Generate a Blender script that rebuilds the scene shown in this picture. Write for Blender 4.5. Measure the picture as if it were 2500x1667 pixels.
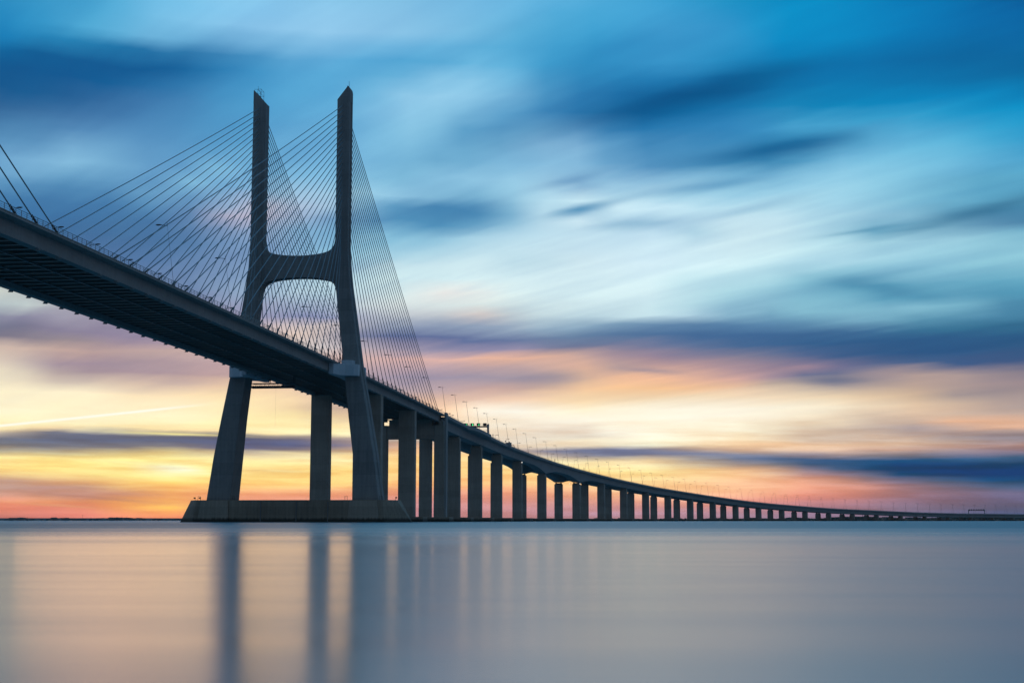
import bpy, math, random
from mathutils import Vector, Matrix
random.seed(7)
R = math.radians
D = bpy.data
for o in list(D.objects): D.objects.remove(o, do_unlink=True)
scene = bpy.context.scene
COL = scene.collection

# ------------------------------------------------------------------ camera
F_PX, HZ, CX, CY = 3472.2, 1270.0, 1250.0, 833.5        # focal length in photo pixels (50 mm lens)
PITCH = math.atan((HZ - CY) / F_PX)
cam_d = D.cameras.new("camera"); cam = D.objects.new("camera", cam_d); COL.objects.link(cam)
cam_d.sensor_width = 36.0; cam_d.lens = F_PX / 2500.0 * 36.0
cam_d.clip_start = 0.5; cam_d.clip_end = 90000
cam.location = (0, 0, 0.6); cam.rotation_euler = (math.pi / 2 + PITCH, 0, 0)
scene.camera = cam

# ------------------------------------------------------------------ exposure
scene.view_settings.view_transform = 'Standard'
scene.view_settings.look = 'None'
scene.view_settings.exposure = 0.0
scene.view_settings.gamma = 1.0
scene.view_settings.use_curve_mapping = False
scene.cycles.max_bounces = 6
scene.cycles.diffuse_bounces = 3
scene.cycles.glossy_bounces = 3
scene.cycles.sample_clamp_indirect = 3.0

# ------------------------------------------------------------------ sky (world): colours of the evening clouds by direction
def lin(c):
    c = c / 255.0
    return c / 12.92 if c <= 0.04045 else ((c + 0.055) / 1.055) ** 2.4
def hexc(h): return tuple(int(h[i:i + 2], 16) for i in (0, 2, 4))
GX = [0, 200, 400, 600, 800, 1000, 1200, 1400, 1600, 1800, 2000, 2250, 2500]
GRID = {
 -80: "2f93c6 4ca6d4 78bfe6 8ccbee 90cdee 88c8ea 74bee6 54aad8 3c9ed0 1c96c8 0090c8 007cb8 00609c",
   0: "2f93c6 429fce 6db8e2 86c8ee 8ccbee 88c8ea 72bde6 50a8d8 3a9cd0 1c96c8 0090c8 007cb8 00609c",
  80: "1c85be 4fa5d2 78bbe2 8fcaee 9cd2f2 90cbec 70b9e0 3f9ed0 46a4d6 3a9dd2 0090c8 0076b4 006cac",
 160: "005a90 00609a 1470a8 3c94c8 62b0dc 5aaedc 5cb0dc 3090c4 3a9ace 2490c4 0080bc 0070ac 006096",
 240: "2a5c8e 2c6094 3a78ac 4a9acb 58a8d6 8ecaea 86c4e6 3484b8 0068a2 0470a8 0078b0 0088c0 008cc4",
 320: "4a82b0 4f86b6 4a86b8 4f96c6 62aad6 8ac8e6 68aad0 7cb0d8 2a78ae 3a88be 62b0d8 5ab0d8 2a96c8",
 400: "6aa2cc 78b0d4 5c96c4 64a6d0 74b4dc 7cbbdc 84c0e0 8cc0e0 5a98c4 6aaed2 86c4e2 78bede 5cb0d6",
 480: "4880ae 4882b0 5a90bc 84b8dc 9cd0ea a0d4ec a6d8ee c8e8f4 c4e6f4 a0d2e8 a0d4ea 8cc8e0 60a8c8",
 530: "3870a0 3c74a4 4478a8 c4bcd0 90b4d4 5a9ec6 78b0d0 d4ecf6 c4e4f4 cdeaf4 b0daea 88b8d0 4f86aa",
 580: "386898 3d6c9a 406d98 7c9cc4 80bcdc 8cc2dc b0d6e8 bcdcec cceaf6 d4eef4 bce2ee a4d4e4 8cc4d8",
 640: "3c6494 5070a0 587aa6 7c9ac0 98c4dc c0dfea c8e4ee cfe8f0 d4eef8 c8e8f2 acd8e8 98cce0 8cc6d8",
 700: "d8dcd0 8892ac 5f7ca6 96b2ce c8e8f0 d4eef2 d8f0f4 d0eaf2 d0eaf2 a8d4e2 78b4cc 62a2be 5098b8",
 760: "a4b0b4 a8a4b0 8c86a4 a0a0bc 98a4c0 ccd4d8 d0dcdc cce4ea b8d8e4 84b4cc 84bcd0 6ea4c0 3c7498",
 803: "696c85 7a788e 9088a0 d0bcbc b4b0bc 8e9cb6 8a9eb8 98b4c8 8cb0c8 5c8cb0 5c8cb0 3c7898 2f6488",
 826: "7c788a 84808e 9888a0 c8b4b8 b8b0bc 63709c 5f74a0 6484a4 4c6e98 3e6896 3a6a92 30608c 2c5a84",
 850: "d4c0b0 c8a89c b09ba8 e0ccc4 d8d0cc b8a4b0 a898b0 75809c 7a7e9c 4c6a92 34608c 2c5a88 34587e",
 880: "e8dcc4 988c96 a0909a b89ca4 d0b4ac d8b0ac e4b4a0 cca89e a88c98 9c8894 706c90 405a86 505a80",
 920: "e8dfc8 a8989c b4a0a0 d0aca4 c4aaaa 9c94ac 9c94a8 d8b0a0 e8b498 c8a0a0 70769a b09894 90828c",
 960: "fff4d0 fff2d0 fbe0b8 f8d8a8 d8b8a8 b8a4a8 dcb09c ffd4a0 ffcc98 f0c8a0 e8cca8 d0b498 b09c98",
1000: "fff8d8 fff4cc fff0c4 ffecb8 e0b898 ffc89c fff4dc fff0cc fff8e0 fffae8 fff0d0 e8c8a8 b0a09c",
1040: "fff0b8 fff4c0 fff2b8 ffeeb0 ffe8b0 fff0d0 f4e6d0 fff8e8 fffae0 fff4d4 f4d8b0 ccb4a4 ecb898",
1056: "fff0b8 fff0bc ffecb8 ffe8b4 fff0b8 fff0d0 f0e4d0 f4e4d0 fff6dc fff0cc e0c4a8 ccb4a4 b09890",
1066: "a89c94 787c8c 707888 505c80 a89894 ffe8c0 e4d4c0 e8d8c0 fff4d8 ffe8c0 c8b4a4 d0b4a0 787888",
1085: "767b80 6c7482 646e88 505c80 807890 e8b898 dccab8 ffe8c0 fff4cc ffe0b8 f0c8a4 d8b498 b89890",
1100: "94908c a09488 a89880 706c80 c0a890 ffcc98 f0d4b0 8a8aa0 7c809c d8b8a0 e8bc9c c09c94 987c84",
1112: "ffe8a0 ffe894 ffee9c e8d0a0 ffe8a8 ffd08c ffd898 c8b4a4 c0aca0 a89898 9c8c98 406080 586c88",
1125: "ffe89c ffe890 ffee98 ffe8a0 ffe8a8 ffd488 ffd898 fff0b8 ffe4b0 8c8898 5a6c90 0d4876 144870",
1150: "ffdc88 ffe488 fff0a0 ffe088 ffe08c ffcc84 ffd488 ffdc90 ffe8a0 f8c490 a88c94 003f6c 003c68",
1180: "c8a088 dca880 ffd070 ffd480 ffd080 ffbc80 ffc080 ffcc8c ffd898 ffcc98 e8a488 807488 24567c",
1200: "b89890 b89080 f0b06c f8b47c f0a880 e89c80 f4a480 f4b088 ffcc98 ffc090 f8a080 a87c80 746c84",
1220: "f09878 d8906c f8ac64 ec9c7c e89c84 d8948c e0988c dc9c8c f8b494 f4a48c d88c84 98747f 70667f",
1245: "f09070 f0907a fcb060 e89080 d88c88 c8888c d0928f c8939a c8929a c08c94 a88090 84707f 5f607c",
1266: "c07c78 e08074 f8906c e08c80 c88890 b8868c c08a90 b88c98 b08a98 a48494 947a8c 746a80 505a78"}
GY = sorted(GRID)
GC = [[hexc(h) for h in GRID[y].split()] for y in GY]
# streaks of cloud: x, y, half length, half width, tilt (deg, rising right), colour, strength
STREAKS = [
 (260,165,330,50,6,"00508a",.85),(120,150,160,40,4,"00558c",.6),(700,75,260,45,10,"9cd4f4",.35),(1080,215,150,55,12,"a4d6f0",.6),
 (1085,300,190,35,14,"90cbe8",.5),(860,170,170,40,14,"4fa4d4",.4),(1010,175,150,40,14,"4ba2d0",.5),
 (1690,235,300,40,11,"00548a",.95),(1450,262,300,45,13,"2a7ab2",.55),(1650,300,260,30,10,"1a6ea6",.3),(1890,362,165,25,6,"10689a",1.0),
 (1680,380,230,34,8,"4a86b6",.35),(2330,150,300,60,10,"005e94",.5),(2100,60,250,60,0,"0094cc",.4),(1330,60,200,40,18,"3c9ccc",.3),
 (1480,110,240,34,4,"2c8cc2",.4),(1350,345,120,30,0,"a4cce4",.45),(1400,437,90,14,12,"6c9cc4",.75),(1425,508,95,13,12,"4c8cb8",.7),
 (1740,450,160,16,6,"5a9cc4",.7),(1540,545,130,18,5,"8cb8d4",.65),(1700,575,60,14,8,"94c0d8",.7),(1850,510,170,10,10,"a4cce0",.5),
 (2130,555,130,8,6,"5c9cbc",.7),(2400,505,170,24,13,"3c7a9e",.75),(2440,440,190,30,10,"5aa4c4",.55),(2480,570,60,7,8,"5c9cbc",.6),(2230,565,130,8,12,"8cc0d4",.5),
 (1100,515,150,36,6,"3f82b0",.85),(1160,380,230,24,14,"5c9cc4",.5),(1050,420,180,18,12,"6cacd0",.4),(1000,250,150,30,12,"8ecaea",.3),
 (600,512,110,26,14,"d8c4d0",.7),(750,500,100,26,10,"b8c0d8",.5),(800,545,90,26,4,"5c8cb8",.55),(480,450,170,20,22,"8cc8e4",.6),(130,395,120,40,20,"86bcde",.55),
 (130,525,190,40,4,"34689c",.5),(420,590,160,50,14,"4a74a4",.5),(780,640,90,20,2,"7c98c0",.4),(730,690,110,16,2,"dcf4f8",.75),(760,770,120,16,0,"7c88b4",.75),(760,810,110,16,0,"fce0c0",.75),
 (1280,645,90,12,-4,"b0d4e4",.5),(1480,750,110,16,-12,"b8d0dc",.55),(1850,700,180,16,-6,"94c4d8",.6),(2150,710,150,26,-10,"4f94b4",.8),(2250,740,220,20,-8,"5a9cba",.6),
 (2200,765,190,14,8,"94c8da",.7),(1650,770,170,12,-3,"d0ecf4",.6),(1950,782,150,12,-8,"5c8cac",.5),(1170,775,80,12,-6,"e8d0c4",.6),(1110,715,90,8,-6,"ecdcd8",.6),
 (1040,828,190,22,-3,"5a6c98",.8),(1400,842,190,18,-4,"667092",.6),(1800,815,330,26,-2,"3c6290",.75),(2250,850,300,34,-2,"2c5684",.8),(1200,870,200,10,-2,"f4bc9c",.6),
 (1900,895,170,12,-6,"70708f",.5),(2035,926,110,13,0,"5c6888",1.0),(2000,885,150,8,4,"c89a98",.6),(1550,910,240,14,-4,"f4c09c",.6),(1450,935,250,12,-3,"fcd09c",.6),
 (1310,925,110,26,0,"948ea2",.6),(1560,905,90,8,-4,"9890a0",.6),(1900,950,90,14,-3,"a8a09c",.6),(1800,1010,330,34,2,"fff8e4",.75),(1550,1030,250,18,-5,"fff4d8",.5),
 (1280,1005,200,10,-4,"fffaec",.8),(1350,1035,130,8,-4,"d8c4b0",.6),(1400,1060,120,9,-4,"d0bca8",.6),(1700,980,230,10,-2,"d8ccb4",.5),(2100,1020,230,10,6,"c8b4a4",.55),
 (2150,1045,220,9,3,"b8a8a0",.6),(2380,1030,120,9,-4,"f4b890",.7),(2350,1055,190,12,-4,"9c8c90",.7),(2400,960,130,18,-4,"8c8490",.6),(2330,910,170,12,0,"c8a898",.6),
 (500,905,160,16,-4,"b09aa4",.5),(200,885,190,20,-6,"9c8a9c",.65),(330,905,150,16,-6,"a08c9c",.5),(100,775,190,24,-6,"787a9c",.6),(250,800,200,24,-8,"90859f",.6),
 (60,745,130,14,-12,"ccdcd8",.7),(430,870,90,8,-8,"e8c4a4",.6),(300,1020,300,30,6,"fff6d8",.5),(830,1003,90,20,0,"b8a49c",.85),(680,970,90,30,-2,"fce4b4",.6),(700,1030,100,26,0,"fff0b4",.7),
 (1010,920,150,20,-2,"9890a8",.5),(1200,930,120,14,-2,"8f8ca4",.5),(1000,1075,110,8,0,"a89890",.7),
 (300,1079,420,16,-.5,"566480",.9),(660,1085,110,14,0,"4a5a82",.85),(200,1046,300,8,-1,"fff4c0",.5),(100,1058,160,5,2,"ffe0b0",.6),
 (1500,1107,190,9,-1,"667294",.9),(1750,1115,170,8,-2,"84849a",.8),(1400,1122,120,8,0,"fff0c0",.6),(2200,1138,330,17,-2,"0a4270",.9),(2000,1128,220,9,-3,"4a6288",.7),
 (2420,1155,170,15,-3,"003c68",.8),(2100,1165,160,10,-3,"947c8c",.6),(1900,1185,200,14,0,"f4b090",.5),(2180,1195,110,7,-2,"e89c84",.6),
 (430,1143,55,9,-4,"ffffd0",1.0),(350,1128,130,6,-4,"fff6a8",.7),(420,1160,120,5,-2,"fff0a0",.7),(300,1150,150,5,-4,"ffec98",.6),(640,1145,60,5,-3,"e0b080",.6),(620,1160,70,5,-2,"fff0a0",.6),
 (730,1125,60,6,0,"ffecb0",.6),(150,1190,230,12,-6,"b4908c",.7),(300,1210,170,9,-5,"cc9484",.6),(40,1215,90,8,0,"fca478",.6),(200,1228,110,4,-3,"ffb070",.6),(420,1235,90,12,-2,"ffc45c",.8),
 (380,1222,130,4,-2,"ffb868",.6),(620,1212,120,7,0,"f0a488",.5),(780,1185,70,5,-3,"ffe48c",.6),(100,1245,150,8,0,"e08478",.5),(850,1155,100,6,0,"ffe090",.5)]
SPRE = [(x, y, L, W_, math.cos(R(t)), math.sin(R(t)), hexc(c), a) for x, y, L, W_, t, c, a in STREAKS]
def paint(x, y):
    x = min(max(x, 0), 2500); yy = min(max(y, GY[0]), GY[-1])
    i = 0
    while i < len(GY) - 2 and GY[i + 1] < yy: i += 1
    j = 0
    while j < len(GX) - 2 and GX[j + 1] < x: j += 1
    fy = (yy - GY[i]) / (GY[i + 1] - GY[i]); fx = (x - GX[j]) / (GX[j + 1] - GX[j])
    fx = fx * fx * (3 - 2 * fx) * .5 + fx * .5
    c = [(GC[i][j][k] * (1 - fx) + GC[i][j + 1][k] * fx) * (1 - fy) + (GC[i + 1][j][k] * (1 - fx) + GC[i + 1][j + 1][k] * fx) * fy for k in range(3)]
    for sx, sy, L, W_, ct, st, sc, a in SPRE:
        dx = x - sx; dy = -(y - sy)
        p = (dx * ct + dy * st) / L; q = (-dx * st + dy * ct) / W_
        r2 = p * p + q * q
        if r2 < 5:
            m = a * math.exp(-.9 * r2 ** 1.25)
            for k in range(3): c[k] += (sc[k] - c[k]) * m
    return c
CP, SP_ = math.cos(PITCH), math.sin(PITCH)
def dir_to_px(A, E):
    X, Y, Z = math.sin(A) * math.cos(E), math.cos(A) * math.cos(E), math.sin(E)
    zc = Y * CP + Z * SP_; yc = Z * CP - Y * SP_
    return CX + F_PX * X / zc, CY - F_PX * yc / zc
def px_to_dir(px, py):
    xc = (px - CX) / F_PX; yc = (CY - py) / F_PX
    X, Y, Z = xc, CP - yc * SP_, SP_ + yc * CP
    return math.atan2(X, Y), math.atan2(Z, math.hypot(X, Y))

world = D.worlds.new("World"); scene.world = world; world.use_nodes = True
NT = world.node_tree; NT.nodes.clear()
class NB:                                                   # little helper for building node trees
    def __init__(s, nt): s.nt = nt
    def n(s, t, **kw):
        nd = s.nt.nodes.new(t)
        for k, v in kw.items(): setattr(nd, k, v)
        return nd
    def l(s, a, b): s.nt.links.new(a, b)
    def put(s, sock, v):
        if hasattr(v, 'default_value') or hasattr(v, 'is_linked'): s.l(v, sock)
        else: sock.default_value = v
    def m(s, op, a, b=0.0, c=None, clamp=False):
        nd = s.n('ShaderNodeMath', operation=op); nd.use_clamp = clamp
        s.put(nd.inputs[0], a); s.put(nd.inputs[1], b)
        if c is not None: s.put(nd.inputs[2], c)
        return nd.outputs[0]
    def mr(s, v, a, b, c=0.0, d=1.0, smooth=False):
        nd = s.n('ShaderNodeMapRange'); nd.interpolation_type = 'SMOOTHSTEP' if smooth else 'LINEAR'
        nd.clamp = True
        s.put(nd.inputs[0], v)
        for k, x in zip((1, 2, 3, 4), (a, b, c, d)): nd.inputs[k].default_value = x
        return nd.outputs[0]
    def mix(s, f, a, b, blend='MIX'):
        nd = s.n('ShaderNodeMix', data_type='RGBA', blend_type=blend)
        s.put(nd.inputs[0], f); s.put(nd.inputs[6], a); s.put(nd.inputs[7], b)
        return nd.outputs[2]
    def comb(s, x, y, z):
        nd = s.n('ShaderNodeCombineXYZ')
        for k, v in enumerate((x, y, z)): s.put(nd.inputs[k], v)
        return nd.outputs[0]
    def noise(s, vec, scale=1.0, detail=3.0, rough=.5, dim='3D'):
        nd = s.n('ShaderNodeTexNoise', noise_dimensions=dim); s.l(vec, nd.inputs['Vector'])
        nd.inputs['Scale'].default_value = scale; nd.inputs['Detail'].default_value = detail; nd.inputs['Roughness'].default_value = rough
        return nd.outputs['Fac']
w = NB(NT)
geo = w.n('ShaderNodeTexCoord'); sep = w.n('ShaderNodeSeparateXYZ'); w.l(geo.outputs['Generated'], sep.inputs[0])
dx, dy, dz = sep.outputs
HAZE = 2.4e-5; HAZE_I = (.14, .13, .14)
AZ = w.m('ARCTAN2', dx, dy)
EL = w.m('ARCSINE', dz)
up = w.m('ADD', w.m('ABSOLUTE', dz), .07)
# wind-blown streaks: noise on a flat cloud layer, drawn out along the wind
WA = R(-40)
px_ = w.m('DIVIDE', dx, up); py_ = w.m('DIVIDE', dy, up)
al = w.m('ADD', w.m('MULTIPLY', px_, math.sin(WA)), w.m('MULTIPLY', py_, math.cos(WA)))
ac = w.m('SUBTRACT', w.m('MULTIPLY', px_, math.cos(WA)), w.m('MULTIPLY', py_, math.sin(WA)))
n1 = w.noise(w.comb(w.m('MULTIPLY', al, .22), w.m('MULTIPLY', ac, 2.6), 0), 1.0, 4.0, .55)
n2 = w.noise(w.comb(w.m('MULTIPLY', al, .5), w.m('MULTIPLY', ac, 7.0), 3.3), 1.0, 3.0, .5)
# low clouds near the horizon: flat streaks
n3 = w.noise(w.comb(w.m('MULTIPLY', AZ, 7.0), w.m('MULTIPLY', EL, 60.0), 1.7), 1.0, 5.0, .55)
n4 = w.noise(w.comb(w.m('MULTIPLY', AZ, 9.0), w.m('MULTIPLY', EL, 14.0), 8.7), 1.0, 2.0, .5)
lowmask = w.mr(EL, R(9), R(3), 0, 1, True)
AZw = w.m('ADD', AZ, w.m('MULTIPLY', w.m('SUBTRACT', n4, .5), R(3.0)))
el_w = w.m('ADD', w.m('MULTIPLY', w.m('SUBTRACT', n1, .5), w.mr(EL, R(2), R(12), 0.0, R(1.6))),
           w.m('MULTIPLY', w.m('SUBTRACT', n3, .5), w.mr(EL, 0, R(4), R(.25), R(.6))))
ELw = w.m('ADD', EL, el_w)
A0, A1 = R(-22), R(22)
ys = [-80, -40, 0, 40, 80, 120, 160, 200, 240, 280, 320, 360, 400, 440, 480, 510, 540, 575, 610, 645, 680, 715, 745, 772, 800, 825, 850, 875, 900, 925, 950, 975, 1000, 1022, 1042, 1056, 1066, 1076, 1088, 1100, 1112, 1125, 1138, 1150, 1165, 1180, 1195, 1210, 1225, 1240, 1255, 1268]
rows = []
for y in ys:
    rows.append(px_to_dir(CX, y)[1])
rows_sorted = sorted(zip(rows, ys))
posA = w.mr(AZw, A0, A1)
prev = None; prevE = None
for E_, y in rows_sorted:
    cr = w.n('ShaderNodeValToRGB'); ramp = cr.color_ramp; ramp.interpolation = 'B_SPLINE' if False else 'LINEAR'
    NS = 31
    while len(ramp.elements) < NS: ramp.elements.new(0.5)
    for k in range(NS):
        t = k / (NS - 1); A = A0 + (A1 - A0) * t
        x_, y_ = dir_to_px(A, E_)
        c = paint(x_, y_)
        ramp.elements[k].position = t
        # the colours were judged through the river haze: what stands behind it is a little stronger
        T_ = math.exp(-HAZE * min(12000, 159 / max(math.tan(max(E_, 1e-4)), 1e-4)))
        ramp.elements[k].color = tuple(max(.002, (lin(max(c[q], 0)) - HAZE_I[q] * (1 - T_)) / T_) for q in range(3)) + (1,)
    w.l(posA, cr.inputs[0])
    if prev is None: prev = cr.outputs[0]
    else:
        f = w.mr(ELw, prevE, E_, 0, 1)
        prev = w.mix(f, prev, cr.outputs[0])
    prevE = E_
frame_sky = prev
# crisper wisps in front: centre, half length, half width (photo pixels), tilt, colour, strength
WISPS = [(1890,362,150,17,6,"0a5c90",.8),(1690,234,250,25,12,"005084",.65),(1425,508,80,10,11,"4488b4",.65),(1400,437,85,9,12,"6496c0",.6),(1740,452,150,11,6,"5090bc",.6),
 (2420,502,150,15,12,"387294",.65),(2130,556,110,5,6,"5494b4",.6),(1110,515,120,24,4,"3a7cac",.6),(1850,507,140,10,9,"8cbcd6",.4),(2150,705,130,15,-12,"4484a8",.5),(1540,545,110,11,5,"80aecc",.55),
 (440,1061,120,3,-1,"fff6a8",.85),(430,1143,52,7,-4,"ffffd8",.95),(340,1165,120,3,-4,"fff090",.75),(480,1156,60,3,3,"fff8b0",.7),(320,1128,110,3,-3,"fff4a8",.65),
 (2040,930,85,8,0,"5e6a8a",.7),(1310,925,90,14,0,"8c88a0",.5),(1590,905,65,6,-4,"8f889a",.6),(680,1150,55,3,-2,"fff4b0",.6),(1480,1105,170,6,-1,"5a688e",.6),(230,1213,130,4,-5,"bc8474",.5),(150,1233,110,3,-4,"ffbc84",.5),(690,1105,60,3,-2,"fff0b8",.5)]
AZ2 = w.m('ADD', AZ, w.m('MULTIPLY', w.m('SUBTRACT', n4, .5), R(.8)))
EL2 = w.m('ADD', EL, w.m('MULTIPLY', el_w, .35))
for wx, wy, wl, ww, wt, wc, wa in WISPS:
    a0, e0 = px_to_dir(wx, wy); k_ = math.cos(e0)
    ct, st_ = math.cos(R(wt)), math.sin(R(wt)); sl_, sw_ = wl / F_PX, ww / F_PX
    du = w.m('MULTIPLY', w.m('SUBTRACT', AZ2, a0), k_); dv = w.m('SUBTRACT', EL2, e0)
    pp_ = w.m('ADD', w.m('MULTIPLY', du, ct / sl_), w.m('MULTIPLY', dv, st_ / sl_))
    qq_ = w.m('ADD', w.m('MULTIPLY', du, -st_ / sw_), w.m('MULTIPLY', dv, ct / sw_))
    r2 = w.m('ADD', w.m('MULTIPLY', pp_, pp_), w.m('MULTIPLY', qq_, qq_))
    mk = w.m('MULTIPLY', w.m('POWER', math.e, w.m('MULTIPLY', r2, -.9)), wa)
    cc = hexc(wc); frame_sky = w.mix(mk, frame_sky, tuple(lin(q) for q in cc) + (1,))
# fine streak contrast
st1 = w.m('MULTIPLY', w.m('SUBTRACT', n2, .5), w.mr(EL, R(1.5), R(8), .0, .28))
st2 = w.m('MULTIPLY', w.m('SUBTRACT', n3, .5), w.m('MULTIPLY', lowmask, .30))
n5 = w.noise(w.comb(w.m('MULTIPLY', al, .7), w.m('MULTIPLY', ac, 3.4), 17.3), 1.0, 5.0, .6)
st0 = w.m('MULTIPLY', w.m('SUBTRACT', w.mr(n5, .34, .66, 0, 1, True), .5), w.mr(EL, R(4), R(9), .0, .15))
n6 = w.noise(w.comb(w.m('ADD', w.m('MULTIPLY', AZ, 11.0), w.m('MULTIPLY', EL, 30.0)), w.m('MULTIPLY', EL, 150.0), 5.1), 1.0, 5.0, .62)
st3 = w.m('MULTIPLY', w.m('SUBTRACT', w.mr(n6, .33, .67, 0, 1, True), .5), w.m('MULTIPLY', w.mr(EL, R(4.6), R(2.6), 0, 1, True), .34))
hi = w.m('ADD', st0, st1); lo = w.m('ADD', st2, st3)
gv = w.comb(w.m('ADD', 1.0, w.m('ADD', w.m('MULTIPLY', hi, 1.3), w.m('MULTIPLY', lo, .45))),
            w.m('ADD', 1.0, w.m('ADD', w.m('MULTIPLY', hi, 1.0), w.m('MULTIPLY', lo, 1.0))),
            w.m('ADD', 1.0, w.m('ADD', w.m('MULTIPLY', hi, .6), w.m('MULTIPLY', lo, 1.5))))
sc_ = w.n('ShaderNodeVectorMath', operation='MULTIPLY'); w.l(frame_sky, sc_.inputs[0]); w.l(gv, sc_.inputs[1])
frame_sky = sc_.outputs[0]
# aircraft trail low on the left
a1, e1 = px_to_dir(-60, 1045); a2, e2 = px_to_dir(545, 982)
lineE = w.m('ADD', e1, w.m('MULTIPLY', w.m('SUBTRACT', AZ, a1), (e2 - e1) / (a2 - a1)))
dd = w.m('ABSOLUTE', w.m('SUBTRACT', EL, lineE))
tr = w.m('MULTIPLY', w.mr(dd, 0.0, R(.085), 1, 0, True), w.mr(w.m('MULTIPLY', AZ, -1.0), -a2, -a2 + R(3.0), 0, .95, True))
frame_sky = w.mix(tr, frame_sky, (1.12, 1.04, .90, 1))
# the rest of the sky, outside the photograph's view
hz = w.n('ShaderNodeValToRGB'); r_ = hz.color_ramp
r_.elements[0].position = 0; r_.elements[0].color = (.21, .19, .20, 1)
r_.elements[1].position = 1; r_.elements[1].color = (.035, .13, .26, 1)
for p_, c_ in ((.06, (.19, .20, .235, 1)), (.18, (.13, .19, .28, 1)), (.4, (.06, .18, .33, 1))):
    e_ = r_.elements.new(p_); e_.color = c_
w.l(w.mr(EL, 0, R(90)), hz.inputs[0])
sunA = px_to_dir(500, 1143)[0]
cosang = w.m('COSINE', w.m('SUBTRACT', AZ, sunA))
toward = w.mr(cosang, .35, 1, 0, 1, True)
warm = w.mix(w.m('MULTIPLY', toward, w.mr(EL, R(25), 0, 0, 1, True)), hz.outputs[0], (.62, .38, .28, 1))
back = w.mr(cosang, -1, .7, .85, 1.1, True)
cl = w.m('ADD', .80, w.m('MULTIPLY', n1, .5))
sc2 = w.n('ShaderNodeVectorMath', operation='SCALE'); w.l(warm, sc2.inputs[0]); w.l(w.m('MULTIPLY', back, cl), sc2.inputs['Scale'])
mask = w.m('MULTIPLY', w.mr(w.m('ABSOLUTE', AZ), R(24), R(60), 1, 0, True), w.mr(EL, R(21), R(42), 1, 0, True))
final = w.mix(mask, sc2.outputs[0], frame_sky)
bg = w.n('ShaderNodeBackground'); w.l(final, bg.inputs[0]); bg.inputs[1].default_value = 1.0
# a dim clear-air glow of the real sky model behind the clouds, sun just above the horizon
sky = w.n('ShaderNodeTexSky', sky_type='NISHITA'); sky.sun_disc = False
SUN_EL = R(1.6)
sky.sun_elevation = SUN_EL; sky.sun_rotation = sunA
bg2 = w.n('ShaderNodeBackground'); w.l(sky.outputs[0], bg2.inputs[0]); bg2.inputs[1].default_value = 0.0015
addw = w.n('ShaderNodeAddShader'); w.l(bg.outputs[0], addw.inputs[0]); w.l(bg2.outputs[0], addw.inputs[1])
wo = w.n('ShaderNodeOutputWorld'); w.l(addw.outputs[0], wo.inputs[0])
world.cycles.sampling_method = 'MANUAL'; world.cycles.sample_map_resolution = 1024

# ------------------------------------------------------------------ the low sun behind the clouds
sl = D.lights.new("sun", 'SUN'); sl.energy = 0.045; sl.angle = R(14); sl.color = (1, .50, .22)
so = D.objects.new("sun", sl); COL.objects.link(so)
sd = Vector((math.sin(sunA) * math.cos(SUN_EL), math.cos(sunA) * math.cos(SUN_EL), math.sin(SUN_EL)))
so.rotation_euler = (-sd).to_track_quat('-Z', 'Y').to_euler(); so.location = (-60, 200, 300)

# ------------------------------------------------------------------ materials
def new_mat(name):
    m = D.materials.new(name); m.use_nodes = True; m.node_tree.nodes.clear()
    b = NB(m.node_tree); p = b.n('ShaderNodeBsdfPrincipled'); o = b.n('ShaderNodeOutputMaterial')
    b.l(p.outputs[0], o.inputs[0]); return m, b, p
def concrete(name, c0, c1, stain=.35, lift=3.0, wet=False):
    m, b, p = new_mat(name)
    tc = b.n('ShaderNodeTexCoord'); gm = b.n('ShaderNodeNewGeometry')
    s = b.n('ShaderNodeSeparateXYZ'); b.l(gm.outputs['Position'], s.inputs[0])
    big = b.noise(gm.outputs['Position'], .09, 4, .6)
    fine = b.noise(gm.outputs['Position'], 1.3, 5, .65)
    # rain streaks running down
    sv = b.comb(b.m('MULTIPLY', s.outputs[0], 1.4), b.m('MULTIPLY', s.outputs[1], 1.4), b.m('MULTIPLY', s.outputs[2], .06))
    strk = b.noise(sv, 1.0, 4, .6)
    # casting lifts: faint horizontal joints
    fr = b.m('FRACT', b.m('DIVIDE', s.outputs[2], lift))
    joint = b.mr(b.m('ABSOLUTE', b.m('SUBTRACT', fr, .5)), .47, .5, 0, 1)
    lift_id = b.m('FLOOR', b.m('DIVIDE', s.outputs[2], lift))
    lw = b.n('ShaderNodeTexWhiteNoise', noise_dimensions='1D'); b.l(lift_id, lw.inputs['W'])
    k = b.m('ADD', b.m('MULTIPLY', big, .5), b.m('MULTIPLY', strk, .5))
    col = b.mix(b.mr(k, .3, .7), c0 + (1,), c1 + (1,))
    k2 = b.m('ADD', b.m('MULTIPLY', b.m('SUBTRACT', fine, .5), .35), b.m('MULTIPLY', b.m('SUBTRACT', lw.outputs[0], .5), .16))
    k3 = b.m('SUBTRACT', b.m('ADD', 1.0, k2), b.m('MULTIPLY', joint, stain * .6))
    if wet:                                                 # weed and wet below the tide mark
        tide = b.m('ADD', s.outputs[2], b.m('MULTIPLY', b.m('SUBTRACT', strk, .5), 1.2))
        col = b.mix(b.mr(tide, 1.7, .9), col, (.035, .036, .026, 1))
    sc = b.n('ShaderNodeVectorMath', operation='SCALE'); b.l(col, sc.inputs[0]); b.l(k3, sc.inputs['Scale'])
    b.l(sc.outputs[0], p.inputs['Base Color']); p.inputs['Roughness'].default_value = .85
    bp = b.n('ShaderNodeBump'); bp.inputs['Strength'].default_value = .4; bp.inputs['Distance'].default_value = .05
    b.l(fine, bp.inputs['Height']); b.l(bp.outputs[0], p.inputs['Normal'])
    return m
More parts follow.
